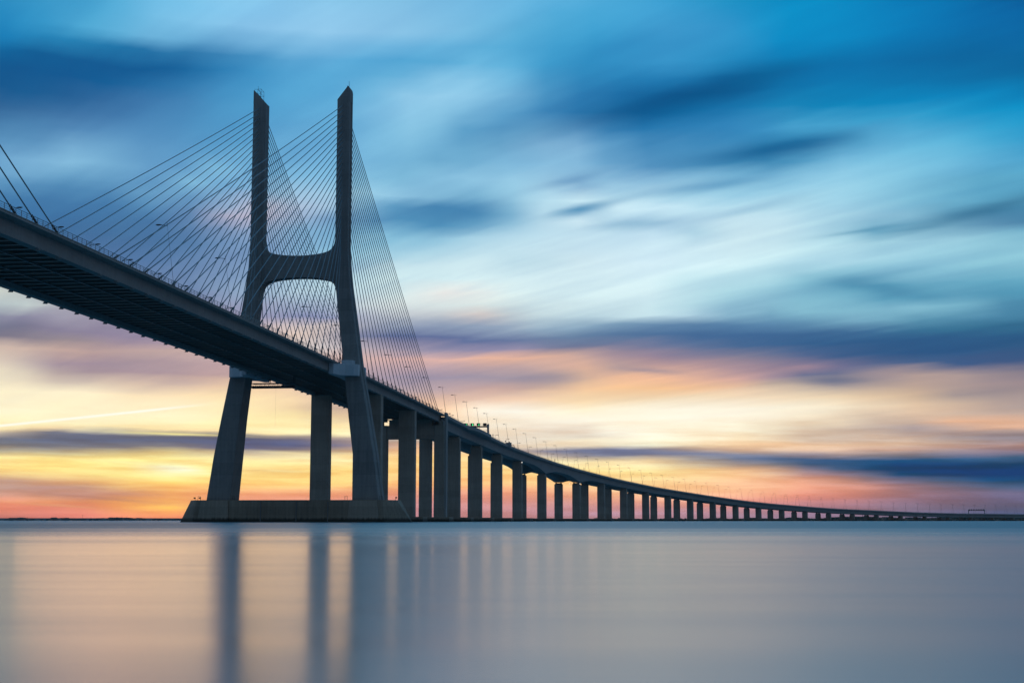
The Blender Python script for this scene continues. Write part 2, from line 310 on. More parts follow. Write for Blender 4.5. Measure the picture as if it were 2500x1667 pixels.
def plain(name, c, rough=.5, metal=0.0, vary=.25, scale=3.0):
    m, b, p = new_mat(name)
    gm = b.n('ShaderNodeNewGeometry'); n = b.noise(gm.outputs['Position'], scale, 4, .6)
    col = b.mix(n, tuple(x * (1 - vary) for x in c) + (1,), tuple(x * (1 + vary) for x in c) + (1,))
    b.l(col, p.inputs['Base Color']); p.inputs['Roughness'].default_value = rough; p.inputs['Metallic'].default_value = metal
    return m
def emit(name, c, s):
    m, b, p = new_mat(name); p.inputs['Base Color'].default_value = c + (1,)
    p.inputs['Emission Color'].default_value = c + (1,); p.inputs['Emission Strength'].default_value = s
    return m
M = dict(
    pylon=concrete('pylon_concrete', (.17, .175, .175), (.29, .295, .285), .3, 4.0, True),
    base=concrete('base_concrete', (.17, .14, .105), (.34, .28, .21), .3, 2.6, True),
    pier=concrete('pier_concrete', (.24, .21, .175), (.38, .335, .28), .3, 3.2, True),
    girder=concrete('girder_concrete', (.22, .23, .23), (.34, .34, .33), .0, 50.0),
    plinth=concrete('plinth_concrete', (.26, .22, .17), (.40, .34, .27), .3, 2.6, True),
    soffit=concrete('soffit_concrete', (.26, .25, .235), (.38, .36, .34), .0, 50.0),
    edge=concrete('parapet_concrete', (.26, .26, .25), (.38, .37, .35), .0, 50.0),
    collar=plain('painted_collar', (.50, .56, .60), .6, 0, .08, .5),
    steel=plain('painted_steel', (.16, .18, .19), .45, .3),
    dark=plain('dark_steel', (.05, .055, .06), .5, .4),
    cable=plain('cable_sheath', (.22, .32, .37), .45, 0, .12, .4),
    rail=plain('galvanised_rail', (.22, .24, .26), .4, .5),
    asphalt=plain('asphalt', (.05, .05, .052), .9),
    grey=plain('grey_housing', (.28, .29, .30), .55),
    white=plain('white_paint', (.7, .7, .68), .5),
    glass=plain('lamp_glass', (.35, .37, .38), .2),
    wood=plain('tree_foliage', (.040, .055, .035), .9, 0, .4, .05),
    land=plain('shore_ground', (.07, .075, .06), .95, 0, .3, .01),
    roof=plain('building_wall', (.20, .18, .17), .8, 0, .3, .02),
    green=emit('green_signal', (.08, .95, .30), 1.3),
    navl=emit('navigation_light', (1.0, .93, .8), 1.2))

# ------------------------------------------------------------------ mesh helpers
class MB:
    def __init__(s): s.v = []; s.f = []
    def add(s, vs, fs):
        k = len(s.v); s.v += [tuple(a) for a in vs]; s.f += [tuple(i + k for i in f) for f in fs]; return s
    def hexa(s, P):                                          # 8 points: 4 bottom (ccw), 4 top
        return s.add(P, [(3, 2, 1, 0), (4, 5, 6, 7), (0, 1, 5, 4), (1, 2, 6, 5), (2, 3, 7, 6), (3, 0, 4, 7)])
    def box(s, x0, x1, y0, y1, z0, z1):
        return s.hexa([(x0, y0, z0), (x1, y0, z0), (x1, y1, z0), (x0, y1, z0), (x0, y0, z1), (x1, y0, z1), (x1, y1, z1), (x0, y1, z1)])
    def loft(s, secs, cap=True):                             # sections: lists of equal length points
        n = len(secs[0]); k = len(s.v)
        for q in secs: s.v += [tuple(a) for a in q]
        for i in range(len(secs) - 1):
            for j in range(n):
                a = k + i * n + j; b = k + i * n + (j + 1) % n
                s.f.append((a, b, b + n, a + n))
        if cap:
            s.f.append(tuple(k + j for j in reversed(range(n))))
            s.f.append(tuple(k + (len(secs) - 1) * n + j for j in range(n)))
        return s
    def tube(s, a, b, r0, r1=None, n=8, cap=True):
        a = Vector(a); b = Vector(b); r1 = r0 if r1 is None else r1
        d = (b - a).normalized(); x = d.orthogonal().normalized(); y = d.cross(x)
        return s.loft([[a + (x * math.cos(t) + y * math.sin(t)) * r0 for t in [2 * math.pi * i / n for i in range(n)]],
                       [b + (x * math.cos(t) + y * math.sin(t)) * r1 for t in [2 * math.pi * i / n for i in range(n)]]], cap)
    def path_tube(s, pts, r, n=8):
        pts = [Vector(p) for p in pts]; secs = []
        x = None
        for i, p in enumerate(pts):
            d = (pts[min(i + 1, len(pts) - 1)] - pts[max(i - 1, 0)]).normalized()
            if x is None: x = d.orthogonal().normalized()
            x = (x - d * x.dot(d)).normalized(); y = d.cross(x)
            secs.append([p + (x * math.cos(2 * math.pi * k / n) + y * math.sin(2 * math.pi * k / n)) * r for k in range(n)])
        return s.loft(secs)
    def blob(s, c, r, seg=8, rings=5, jit=0.0):
        c = Vector(c); secs = []
        for i in range(1, rings):
            t = math.pi * i / rings
            secs.append([c + Vector((math.cos(2 * math.pi * j / seg) * math.sin(t) * r[0], math.sin(2 * math.pi * j / seg) * math.sin(t) * r[1], -math.cos(t) * r[2])) * (1 + random.uniform(-jit, jit)) for j in range(seg)])
        return s.loft(secs)
    def build(s, name, mat, parent=None, smooth=False, fix=True, bevel=0.0):
        me = D.meshes.new(name); me.from_pydata(s.v, [], s.f); me.validate()
        if fix:
            import bmesh
            bm = bmesh.new(); bm.from_mesh(me); bmesh.ops.recalc_face_normals(bm, faces=bm.faces)
            if bevel: bmesh.ops.bevel(bm, geom=[e for e in bm.edges if e.calc_face_angle(0) > .5], offset=bevel, segments=1, affect='EDGES')
            bm.to_mesh(me); bm.free()
        if smooth:
            for p in me.polygons: p.use_smooth = True
        me.materials.append(mat)
        o = D.objects.new(name, me); COL.objects.link(o)
        if parent is not None: o.parent = parent
        return o
def tag(o, label=None, cat=None, group=None, kind=None):
    for k, v in (('label', label), ('category', cat), ('group', group), ('kind', kind)):
        if v: o[k] = v
    return o
def empty(name, loc, rz=0.0):
    o = D.objects.new(name, None); COL.objects.link(o); o.location = loc; o.rotation_euler = (0, 0, rz); o.empty_display_size = 3
    return o
KIDS = {}
def kids(o):
    if o.name not in KIDS: KIDS[o.name] = list(o.children)
    return KIDS[o.name]
def copy_tree(o, parent=None):
    c = o.copy(); COL.objects.link(c); c.parent = parent
    for ch in kids(o): copy_tree(ch, c)
    return c
ORD = ["first", "second", "third", "fourth", "fifth", "sixth", "seventh", "eighth", "ninth", "tenth", "eleventh", "twelfth", "thirteenth", "fourteenth", "fifteenth", "sixteenth", "seventeenth", "eighteenth", "nineteenth"]
TENS = {20: "twent", 30: "thirt", 40: "fort", 50: "fift", 60: "sixt", 70: "sevent", 80: "eight", 90: "ninet"}
def ordinal(n):                                              # 1 -> first ...
    if n < 20: return ORD[n - 1]
    t = n // 10 * 10
    return TENS[t] + ("ieth" if n == t else "y-" + ORD[n - t - 1])

# ------------------------------------------------------------------ bridge frame (metres)
TH = 0.12263
NX, NY = -58.75579, 486.377                                  # near stay-cable plane at the pylon
U = (math.sin(TH), math.cos(TH)); V = (-math.cos(TH), math.sin(TH))
HC = 15.15                                                   # half the distance between the cable planes
OX, OY = NX + V[0] * HC, NY + V[1] * HC                      # pylon centre; local x = towards the near side, y = along the bridge, away
def z_edge(u): return 53.43 - .00632 * u - .0000171 * u * u  # kerb line of the deck
def local(x, y, z=0.0): return (OX - V[0] * x + U[0] * y, OY - V[1] * x + U[1] * y, z)

# ------------------------------------------------------------------ water
def water_material():
    m, b, p = new_mat('water')
    gm = b.n('ShaderNodeNewGeometry'); s = b.n('ShaderNodeSeparateXYZ'); b.l(gm.outputs['Position'], s.inputs[0])
    v1 = b.comb(b.m('MULTIPLY', s.outputs[0], .0016), b.m('MULTIPLY', s.outputs[1], .010), 0)
    band = b.noise(v1, 1.0, 4, .55)
    v2 = b.comb(b.m('MULTIPLY', s.outputs[0], .16), b.m('MULTIPLY', s.outputs[1], .75), 4)
    band2 = b.noise(v2, 1.0, 3, .5)
    # open water farther out is ruffled by the wind, with calmer and rougher lanes across it
    dist = b.m('SQRT', b.m('ADD', b.m('POWER', s.outputs[0], 2.0), b.m('POWER', s.outputs[1], 2.0)))
    lane = b.noise(b.comb(b.m('MULTIPLY', s.outputs[0], .0006), b.m('MULTIPLY', s.outputs[1], .045), 9), 1.0, 3, .6)
    far = b.mr(dist, 25, 160, 0, .2, True)
    farlane = b.m('MULTIPLY', b.m('SUBTRACT', lane, .5), b.mr(dist, 12, 90, .05, .40, True))
    rgh = b.m('ADD', b.m('ADD', b.mr(band, .3, .7, .175, .25), b.m('MULTIPLY', b.m('SUBTRACT', band2, .5), .045)), b.m('ADD', far, farlane))
    rgh = b.m('MAXIMUM', rgh, .08)
    b.l(rgh, p.inputs['Roughness'])
    b.l(b.mix(band, (.10, .28, .33, 1), (.13, .31, .36, 1)), p.inputs['Base Color'])
    p.inputs['IOR'].default_value = 1.5
    return m
# one sheet: rings around the camera out past the horizon
wm = MB(); rings = [0, 3, 30, 200, 800, 2500, 7000, 11500]; n = 96
wm.v.append((0, 0, 0))
for r in rings[1:]:
    for k in range(n): wm.v.append((r * math.cos(2 * math.pi * k / n), r * math.sin(2 * math.pi * k / n), 0))
for k in range(n): wm.f.append((0, 1 + k, 1 + (k + 1) % n))
for i in range(len(rings) - 2):
    for k in range(n):
        a = 1 + i * n + k; b_ = 1 + i * n + (k + 1) % n
        wm.f.append((a, a + n, b_ + n, b_))
tag(wm.build('water', water_material(), fix=False), kind='structure')

# ------------------------------------------------------------------ pylon
LEG = [(-3, 21.6, 30.8, 5.3), (7.4, 21.0, 29.9, 4.9), (22, 20.8, 27.9, 4.6), (35, 19.0, 25.7, 4.2), (53, 16.9, 22.4, 3.8), (67, 15.1, 20.5, 3.3), (74, 14.2, 19.5, 3.1), (81, 13.4, 18.5, 2.9), (88, 13.02, 17.8, 2.6), (95, 12.9, 17.45, 2.4), (146.6, 12.9, 17.45, 2.25)]
def make_pylon(name, y0):
    root = empty(name, local(0, y0, 0), -TH)
    for sg, nm in ((1, 'leg'), (-1, 'leg')):
        m = MB(); secs = []
        for z, wi, wo_, d in LEG:
            if sg < 0: wi = {-3: 22.3, 7.4: 21.5, 22: 20.2}.get(z, wi)
            g = .22                                          # chamfered corners and a shallow groove down the outer side
            mid = wo_
            secs.append([(sg * x, y, z) for x, y in ((wi, -d + g), (wi + g, -d), (mid - g, -d), (mid, -d + g), (mid, -d * .30), (mid - .35, -d * .24), (mid - .35, d * .24), (mid, d * .30), (mid, d - g), (mid - g, d), (wi + g, d), (wi, d - g))])
        m.loft(secs)
        # peaked ridge on top
        prof = [(12.92, 146.4), (12.92, 147.0), (16.5, 151.65), (16.85, 151.7), (17.2, 151.2), (17.43, 150.2), (17.43, 146.4)] if sg > 0 else [(12.92, 146.4), (12.92, 146.5), (17.1, 151.3), (17.3, 151.5), (17.43, 151.3), (17.43, 150.2), (17.43, 146.4)]
        m.loft([[(sg * x, y, z) for x, z in prof] for y in (-2.22, 2.22)])
        leg = m.build(nm, M['pylon'], root)
        # light painted collar between deck and leg
        c = MB()
        for f in (-1, 1):
            dep = 3.85
            c.loft([[(sg * x, f * y, z) for x, y in ((14.2, dep), (22.6, dep), (22.6, 6.0), (21.2, 6.9), (18.4, 7.3), (16.6, 9.0), (15.9, 13.5), (14.2, 13.5))] for z in (49.2, 51.2, 53.1)])
            c.loft([[(sg * x, f * y, z) for x, y in ((16.4, dep), (21.0, dep), (20.6, 6.0), (18.6, 6.7), (16.8, 6.6))] for z in (53.1, 54.5)])
        c.box(*sorted((sg * 14.2, sg * 16.75)), -3.85, 3.85, 49.3, 53.0)
        c.build('deck_collar', M['collar'], root, bevel=.08)
    # crossbeam with rounded haunches
    top = [(0, 91.7), (3, 91.8), (6, 92.05), (8.5, 92.45), (10.2, 92.95), (11.3, 93.6), (12.1, 94.5), (12.6, 95.6), (12.95, 97.4), (14.5, 97.4)]
    bot = [(0, 84.1), (3, 84.03), (6, 83.8), (8.5, 83.45), (10.4, 83.0), (11.7, 82.4), (12.6, 81.5), (13.2, 80.2), (13.65, 78.2), (13.95, 75.8), (15.0, 75.8)]
    poly_t = [(-x, z) for x, z in reversed(top[1:])] + top
    m = MB()
    def at(tab, x):
        x = abs(x)
        for (a, za), (b, zb) in zip(tab, tab[1:]):
            if x <= b: return za + (zb - za) * (x - a) / (b - a)
        return tab[-1][1]
    xs = sorted(set([-15.0 + .3 * i for i in range(101)]))
    xs = [x for x in xs if abs(x) <= 14.4]
    m.loft([[(x, -2.15, at(bot, x)), (x, 2.15, at(bot, x)), (x, 2.15, at(top, x)), (x, -2.15, at(top, x))] for x in xs])
    m.build('crossbeam', M['pylon'], root)
    # ship-protection base with sloping noses
    m = MB()
    def hexa_plan(a, b, u1, u2, z): return [(a, -u1, z), (b, -u2, z), (b, u2, z), (a, u1, z), (-a, u1, z), (-b, u2, z), (-b, -u2, z), (-a, -u1, z)]
    m.loft([hexa_plan(34.6, 42.2, 9.6, .8, -3), hexa_plan(33.0, 40.35, 9.3, 1.0, 0), hexa_plan(32.0, 35.8, 9.0, 3.4, 7.4)])
    base = m.build('base', M['base'], root)
    for sg in (-1, 1):
        q = MB(); q.hexa([(sg * 20.2, -9.95, -2), (sg * 31.6, -9.95, -2), (sg * 31.6, 9.95, -2), (sg * 20.2, 9.95, -2), (sg * 20.9, -9.35, 7.25), (sg * 30.2, -9.35, 7.25), (sg * 30.2, 9.35, 7.25), (sg * 20.9, 9.35, 7.25)])
        q.build('leg_plinth', M['plinth'], root)
        for wa, wb in ((19.0, 19.9), (30.9, 31.8)):          # little guard rails at the foot of the leg
            q = MB()
            for wv in (wa, wb): q.tube((sg * wv, -7.9, 7.4), (sg * wv, -7.9, 8.7), .05)
            for z in (8.15, 8.7): q.tube((sg * wa, -7.9, z), (sg * wb, -7.9, z), .04)
            q.build('guard_rail', M['dark'], base)
    # joints on the base front
    for x in (-9.5, 2.8, 13.6): MB().box(x - .12, x + .12, -9.34, -8.7, .3, 6.9).build('drain_pipe', M['steel'], base)
    # crowns of the legs: rails, antennas, equipment frame
    q = MB(); q.tube((16.5, 0, 151.5), (16.5, 0, 154.2), .09, .05)
    q.tube((16.2, -1.2, 151.4), (16.2, -1.2, 152.1), .12)
    q.build('antenna', M['dark'], root)
    q = MB()                                                 # lattice cage on the far leg
    for x in (-14.9, -16.1):
        for y in (-1.7, 1.7): q.tube((x, y, 147.6), (x, y, 151.9), .05)
    for z in (150.2, 151.9):
        for y in (-1.7, 1.7): q.tube((-14.9, y, z), (-16.1, y, z), .045)
        for x in (-14.9, -16.1): q.tube((x, -1.7, z), (x, 1.7, z), .045)
    q.tube((-14.9, -1.7, 148.8), (-16.1, -1.7, 150.2), .045); q.tube((-14.9, -1.7, 150.2), (-16.1, -1.7, 151.9), .045)
    q.tube((-14.7, -1.75, 151.9), (-17.3, -1.75, 151.9), .05)
    q.tube((-15.9, -1.75, 151.9), (-15.9, -1.75, 153.0), .045)
    q.build('equipment_cage', M['dark'], root)
    return root
pyl = make_pylon('bridge_pylon', 0.0)
tag(pyl, 'tall H-shaped concrete bridge pylon with splayed legs on a sloping-ended base', 'bridge pylon', 'pylons of the cable-stayed bridge')
p2 = copy_tree(pyl); p2.location = local(0, -420, 0)
tag(p2, 'nearer H-shaped pylon beyond the left edge, holding the three stays at the frame corner', 'bridge pylon', 'pylons of the cable-stayed bridge')

# ------------------------------------------------------------------ cable-stayed deck
U0, U1 = -440.0, 206.2
deck = empty('cable_stayed_deck', local(0, 0, 0), -TH)
tag(deck, 'main deck slab passing between the pylon legs, ribbed dark underside and lighter edge beams', 'bridge deck')
us = [U0 + i * 8.05 for i in range(81)]; us = [u for u in us if u < U1] + [U1]
def sweep(sec, us=us):
    return MB().loft([[(x, u, z_edge(u) + z) for x, z in sec] for u in us])
sweep([(-16.45, -.62), (16.45, -.62), (16.45, -.2), (-16.45, -.2)]).build('road_slab', M['soffit'], deck)
sweep([(-14.6, -.19), (14.6, -.19), (14.6, -.09), (-14.6, -.09)]).build('road_surface', M['asphalt'], deck)
for sg in (1, -1):
    sweep([(sg * x, z) for x, z in ((16.15, -.195), (16.55, -.195), (16.55, -.02), (16.15, .06))]).build('kerb', M['edge'], deck)
    sweep([(sg * x, z) for x, z in ((12.2, -.63), (14.15, -.63), (14.05, -3.35), (12.3, -3.35))]).build('edge_girder', M['girder'], deck)
    m = MB(); u = -330.0; step = 2.13
    while u < 202:
        if not (sg * 1 and abs(u) < 3): m.box(*sorted((sg * 16.28, sg * 16.36)), u - .05, u + .05, z_edge(u) + .03, z_edge(u) + 1.12)
        u += step
    for zz, r in ((1.12, .055), (.72, .03), (.38, .03)):
        m.path_tube([(sg * 16.32, q, z_edge(q) + zz) for q in us if q >= -331], r, 5)
    m.build('railing', M['rail'], deck)
def beam_mesh(u, m=None):
    m = m or MB(); z = z_edge(u)
    m.box(-12.25, 12.25, u - .18, u + .18, z - 2.3, z - .64)
    return m
def flange_mesh(u, m=None):
    m = m or MB(); z = z_edge(u)
    m.box(-12.2, 12.2, u - .42, u + .42, z - 2.42, z - 2.302)
    return m
steelpaint = plain('crossbeam_paint', (.20, .19, .175), .5, .15)
bu = [-266.0 + i * 4.2667 for i in range(110)]; bu = [b for b in bu if b < 202]
for u in bu[:100]:
    o = beam_mesh(u).build('crossbeam', steelpaint, deck); fl = flange_mesh(u).build('flange', steelpaint, o)
m = MB()
for u in bu[100:]: beam_mesh(u, m); flange_mesh(u, m)
u = -266 - 4.2667
while u > -438: beam_mesh(u, m); flange_mesh(u, m); u -= 4.2667
tag(m.build('crossbeams', steelpaint, deck), kind='stuff')
for x in (-11.2, -4.0, 4.0, 11.2):                            # rails for the inspection gantry
    sweep([(x - .12, -2.75), (x + .12, -2.75), (x + .12, -2.45), (x - .12, -2.45)]).build('gantry_rail', M['steel'], deck)
AN = [1.8007 + i * 8.5333 for i in range(24)]
for sg in (1, -1):                                            # anchor blocks under the edge girders
    for u in [-f * (a + 2.2) for f in (-1, 1) for a in AN] + [-420 + AN[-1] + 2.2, -420 + AN[-2] + 2.2]:
            m = MB(); z = z_edge(u)
            m.hexa([(sg * 13.5, u - .3, z - 3.8), (sg * 14.4, u - .3, z - 3.75), (sg * 14.4, u + .3, z - 3.75), (sg * 13.5, u + .3, z - 3.8),
                    (sg * 13.3, u - .4, z - 3.352), (sg * 14.0, u - .4, z - 3.352), (sg * 14.0, u + .4, z - 3.352), (sg * 13.3, u + .4, z - 3.352)])
            m.build('anchor_block', M['girder'], deck)

# ------------------------------------------------------------------ stay cables
TOPY = [631, 604, 578, 553, 531, 512, 491, 472.5, 458.2, 443.9, 430.4, 416.6, 402.3, 389.4, 375.9, 362.1, 348.6, 335.7, 322.8, 309.6, 296.1, 283.2, 270.3, 257.4]
TOPZ = [144.8 - (y - 257.4) * (144.8 - 98.0) / (580 - 257.4) for y in TOPY]
def stay(sg, u, ztop, utop, label, group):
    a = Vector(local(sg * 15.15, u, z_edge(u) - .15)); b = Vector(local(sg * 15.05, utop, ztop))
    e = empty('stay_cable', a)
    d = b - a; L = d.length; dn = d.normalized()
    pts = []
    for i in range(13):
        t = i / 12; p = d * t; p = p + Vector((0, 0, -4 * t * (1 - t) * L * L * .0000165)); pts.append(p)
    MB().path_tube(pts, .125, 8).build('cable', M['cable'], e, smooth=True)
    t1 = 4.2 / L
    MB().tube((0, 0, 0), d * t1, .24, .22, 10).build('guide_pipe', M['dark'], e, smooth=True)
    tag(e, label, 'bridge cable', group)
side_name = {1: 'nearer right-hand', -1: 'farther left-hand'}
for sg in (1, -1):
    for i in range(24):
        k = 24 - i                                            # 1 = outermost / highest
        nm = 'outermost' if k == 1 else ordinal(k) + '-highest'
        stay(sg, -AN[i], TOPZ[i], -2.42, '%s stay sloping down left from the %s pylon leg' % (nm, side_name[sg]), 'stays on the left side of the pylon')
        stay(sg, AN[i] if i < 23 else AN[i] - 2.9, TOPZ[i], 2.42, '%s stay sloping down right from the %s pylon leg' % (nm, side_name[sg]), 'stays on the right side of the pylon')
for k, i in enumerate((23, 22, 21)):
    stay(1, -420 + AN[i], TOPZ[i], -420 + 2.42, '%s of the three thick stays crossing the left edge of the photo' % ('rightmost', 'middle', 'leftmost')[k], 'stays of the pylon out of view')

# ------------------------------------------------------------------ viaduct path
S1, KAP, S2 = 36.11, .00043, 1527.1
path = []
P = Vector((OX + U[0] * 204.6 + V[0] * (15 - HC), OY + U[1] * 204.6 + V[1] * (15 - HC))); h = TH; ds = 2.0; S = 0.0
while S <= 3202:
    path.append((P.copy(), h))
    c = KAP * min(max((S - S1) / 200, 0), 1) * (1 - min(max((S - S2) / 200, 0), 1))
    h += c * ds; P = P + Vector((math.sin(h), math.cos(h))) * ds; S += ds
SHIFT = 2.75
def at_s(s, x=0.0):
    "point on the viaduct: s along, x towards the near side; returns (X, Y, heading)"
    s = max(0, min(s, 3200)); i = int(s // 2); (p, h0) = path[i]; t = s - 2 * i
    X = p.x + math.sin(h0) * t; Y = p.y + math.cos(h0) * t
    x = x + SHIFT
    return X + math.cos(h0) * x, Y - math.sin(h0) * x, h0
ZT = [(-40, 51.6), (0, 51.4), (46, 50.8), (100, 50.3), (150, 49.8), (206, 48.7), (282, 47.3), (358, 45.8), (394, 44.8), (470, 42.8), (548, 40.6), (622, 38.2), (698, 35.8), (770, 33.4), (846, 31.2), (920, 28.8), (996, 26.2), (1072, 23.6), (1146, 21.5), (1222, 19.7), (1296, 17.9), (1372, 16.3), (1476, 14.9), (1558, 13.6), (1632, 12.5), (1746, 11.5), (1970, 11.0), (3300, 10.8)]
def zv(s):
    for (a, za), (b, zb) in zip(ZT, ZT[1:]):
        if s <= b: t = (s - a) / (b - a); return za + (zb - za) * t
    return ZT[-1][1]
SPANS = [63.52, 77.5, 77.08, 76.63, 89.48, 124.08, 86.88, 77.85] + [75.42] * 32
PS = []; s = 0
for d in SPANS:
    s += d
    if s < 3150: PS.append(s)
H8, H9 = PS[4], PS[5]
def depth(s):
    d = 5.9
    for c in (H8, H9):
        t = abs(s - c)
        if t < 52: d = max(d, 5.9 + 4.0 * (1 - t / 52) ** 1.8)
    return d
HW = 14.2
via = empty('viaduct_deck', at_s(0)[:2] + (0,), 0)
tag(via, 'long curving approach viaduct deck of twin box girders running down to the right horizon', 'viaduct')
vo = Vector(at_s(0)[:2] + (0,))
ss = [0.0]
while ss[-1] < 3150: ss.append(ss[-1] + (5 if ss[-1] < 700 else 15))
def vsweep(fn, ss=ss):
    secs = []
    for s in ss:
        q = []
        for x, z in fn(s):
            X, Y, _ = at_s(s, x); q.append((X - vo.x, Y - vo.y, zv(s) + z))
        secs.append(q)
    return MB().loft(secs)
for sg in (1, -1):
    def sec(s, sg=sg):
        d = depth(s)
        return [(sg * x, z) for x, z in ((HW - .05, -1.05), (HW - .05, -1.38), (11.6, -1.95), (10.95, -d), (4.55, -d), (3.8, -1.95), (.35, -1.38), (.35, -1.05))]
    vsweep(sec).build('box_girder', M['girder'], via)
    vsweep(lambda s, sg=sg: [(sg * x, z) for x, z in ((HW + .12, -.02), (HW + .12, -1.10), (HW - .02, -1.50), (HW - .12, -1.50), (HW - .12, -1.04), (HW - .35, -.9), (HW - .22, -.02))]).build('parapet', M['edge'], via)
    m = MB(); s = 3.0
    while s < 1500:
        X, Y, _ = at_s(s, sg * HW); m.box(X - vo.x - .04, X - vo.x + .04, Y - vo.y - .04, Y - vo.y + .04, zv(s) - .03, zv(s) + .62); s += 2.6 if s < 700 else 5.2
    for zz in (.6, .3):
        pts = []
        for s in ss:
            X, Y, _ = at_s(s, sg * HW); pts.append((X - vo.x, Y - vo.y, zv(s) + zz))
        m.path_tube(pts, .035, 4)
    m.build('railing', M['rail'], via)
vsweep(lambda s: [(-HW + .4, -1.03), (HW - .4, -1.03), (HW - .4, -.97), (-HW + .4, -.97)]).build('road_surface', M['asphalt'], via)
vsweep(lambda s: [(-.3, -1.02), (.3, -1.02), (.12, -.15), (-.12, -.15)]).build('median_barrier', M['edge'], via)
# lay-by bulging out of the near edge
sb = [66, 74, 82, 95, 110, 125, 138, 146, 154]; ob = [0, 1.2, 2.3, 2.6, 2.6, 2.6, 2.3, 1.2, 0]
m = MB(); secs = []
for s, o_ in zip(sb, ob):
    q = []
    for x, z in ((HW + .13, -.9), (HW + .15 + o_, -.9), (HW + .15 + o_, -1.75), (HW + .10 + o_ * .8, -2.0), (HW + .13, -2.1)):
        X, Y, _ = at_s(s, x); q.append((X - vo.x, Y - vo.y, zv(s) + z))
    secs.append(q)
m.loft(secs)
secs = []
for s, o_ in zip(sb, ob):
    q = []
    for x, z in ((HW - .05 + o_, -.89), (HW + .17 + o_, -.89), (HW + .17 + o_, .03), (HW - .0 + o_, .03)):
        X, Y, _ = at_s(s, x); q.append((X - vo.x, Y - vo.y, zv(s) + z))
    secs.append(q)
m.loft(secs); m.build('lay_by', M['edge'], via)

# ------------------------------------------------------------------ piers under the cable-stayed side span
def column(m, x0, x1, y0, y1, z0, z1, notch=.0):
    g = .25
    def sec(z, k=0): return [(x0 + g + k, y0 + k, z), (x1 - g - k, y0 + k, z), (x1 - k, y0 + g + k, z), (x1 - k, y1 - g - k, z), (x1 - g - k, y1 - k, z), (x0 + g + k, y1 - k, z), (x0 + k, y1 - g - k, z), (x0 + k, y0 + g + k, z)]
    if notch: m.loft([sec(z0), sec(z1 - .9), sec(z1 - .9, notch), sec(z1, notch)])
    else: m.loft([sec(z0), sec(z1)])
    return m
sp_lab = ['stout twin-column pier just behind the pylon base', 'twin-column pier between the pylon and the beam-topped pier']
for k, (u, wi, wo_) in enumerate(((72.0, 6.6, 14.1), (142.6, 6.6, 13.9))):
    e = empty('side_span_pier', local(0, u, 0), -TH); zt = z_edge(u)
    for sg in (1, -1):
        m = MB(); a, b = sorted((sg * wi, sg * wo_)); column(m, a, b, -2.1, 2.1, 1.8, zt - 3.36)
        m.build('column', M['pier'], e)
    MB().box(-18.5, 18.5, -6, 6, -2, 2.2).build('pile_cap', M['base'], e, bevel=.1)
    tag(e, sp_lab[k], 'bridge pier', 'piers carrying the side span')
e = empty('anchor_pier', local(0, 203.6, 0), -TH)
for sg in (1, -1):
    m = MB(); a, b = sorted((sg * 11.6, sg * 16.6)); column(m, a, b, -2.3, 2.3, 1.8, 46.2); m.build('column', M['pier'], e)
    m = MB(); a, b = sorted((sg * 13.7, sg * 15.5)); m.box(a, b, -1.6, 1.6, 46.25, 48.4); m.build('bearing_plinth', M['pier'], e)
    m = MB(); a, b = sorted((sg * 16.62, sg * 17.6)); m.box(a, b, -1.7, 1.9, -1, 51.9); m.box(a, b + .002, -2.4, 2.7, 50.9, 52.3)
    m.build('end_post', M['edge'], e)
MB().box(-11.55, 11.55, -2.0, 2.0, 39.6, 46.15).build('crossbeam', M['pier'], e)
MB().box(-10.6, 10.6, -1.8, 1.8, 46.16, 49.0).build('counterweight', M['pier'], e)
MB().box(-20, 20, -6.5, 6.5, -2, 2.2).build('pile_cap', M['base'], e, bevel=.1)
tag(e, 'end pier with deep crossbeam and a slim post rising past the deck edge', 'bridge pier')

# ------------------------------------------------------------------ viaduct piers
for k, s in enumerate(PS):
    X, Y, hd = at_s(s); e = empty('viaduct_pier', (X, Y, 0), -hd)
    d = depth(s); zt = zv(s) - d - .35
    for sg in (1, -1):
        m = MB(); a, b = sorted((sg * 4.4, sg * 10.9)); column(m, a, b, -2.0, 2.0, 1.6, zt, .55)
        col_ = m.build('column', M['pier'], e)
        for bx in (5.6, 9.7): MB().box(sg * bx - .5, sg * bx + .5, -.6, .6, zt, zt + .36).build('bearing', M['dark'], col_)
    MB().box(-17.5, 17.5, -5.5, 5.5, -2, 2.25).build('pile_cap', M['base'], e, bevel=.1)
    where = 'viaduct pier right of the end post'
    lab = '%s viaduct pier to the right of the slim end post' % ordinal(k + 1)
    if k == 4: lab = 'viaduct pier at the left foot of the wide arched channel span'
    if k == 5: lab = 'viaduct pier at the right foot of the wide arched channel span'
    tag(e, lab, 'viaduct pier', 'twin-column piers of the viaduct')
# small white navigation lamps on the pier heads by the channel
for k, (pi_, x, lab) in enumerate(((3, 11.4, 'small white lamp on the pier left of the arched spans'), (5, 2.4, 'small white lamp at the channel pier head, inner column'), (5, 11.4, 'small white lamp at the channel pier head, outer column'))):
    s = PS[pi_]; X, Y, hd = at_s(s, x); zt = zv(s) - depth(s) - 1.4
    e = empty('navigation_lamp', (X, Y, zt), -hd)
    MB().box(-.25, .25, -2.9, -2.2, -.25, .0).build('bracket', M['dark'], e)
    MB().blob((0, -2.8, .32), (.33, .33, .33), 8, 6).build('lamp', M['navl'], e, smooth=True)
    tag(e, lab, 'navigation lamp', 'navigation lamps by the channel')

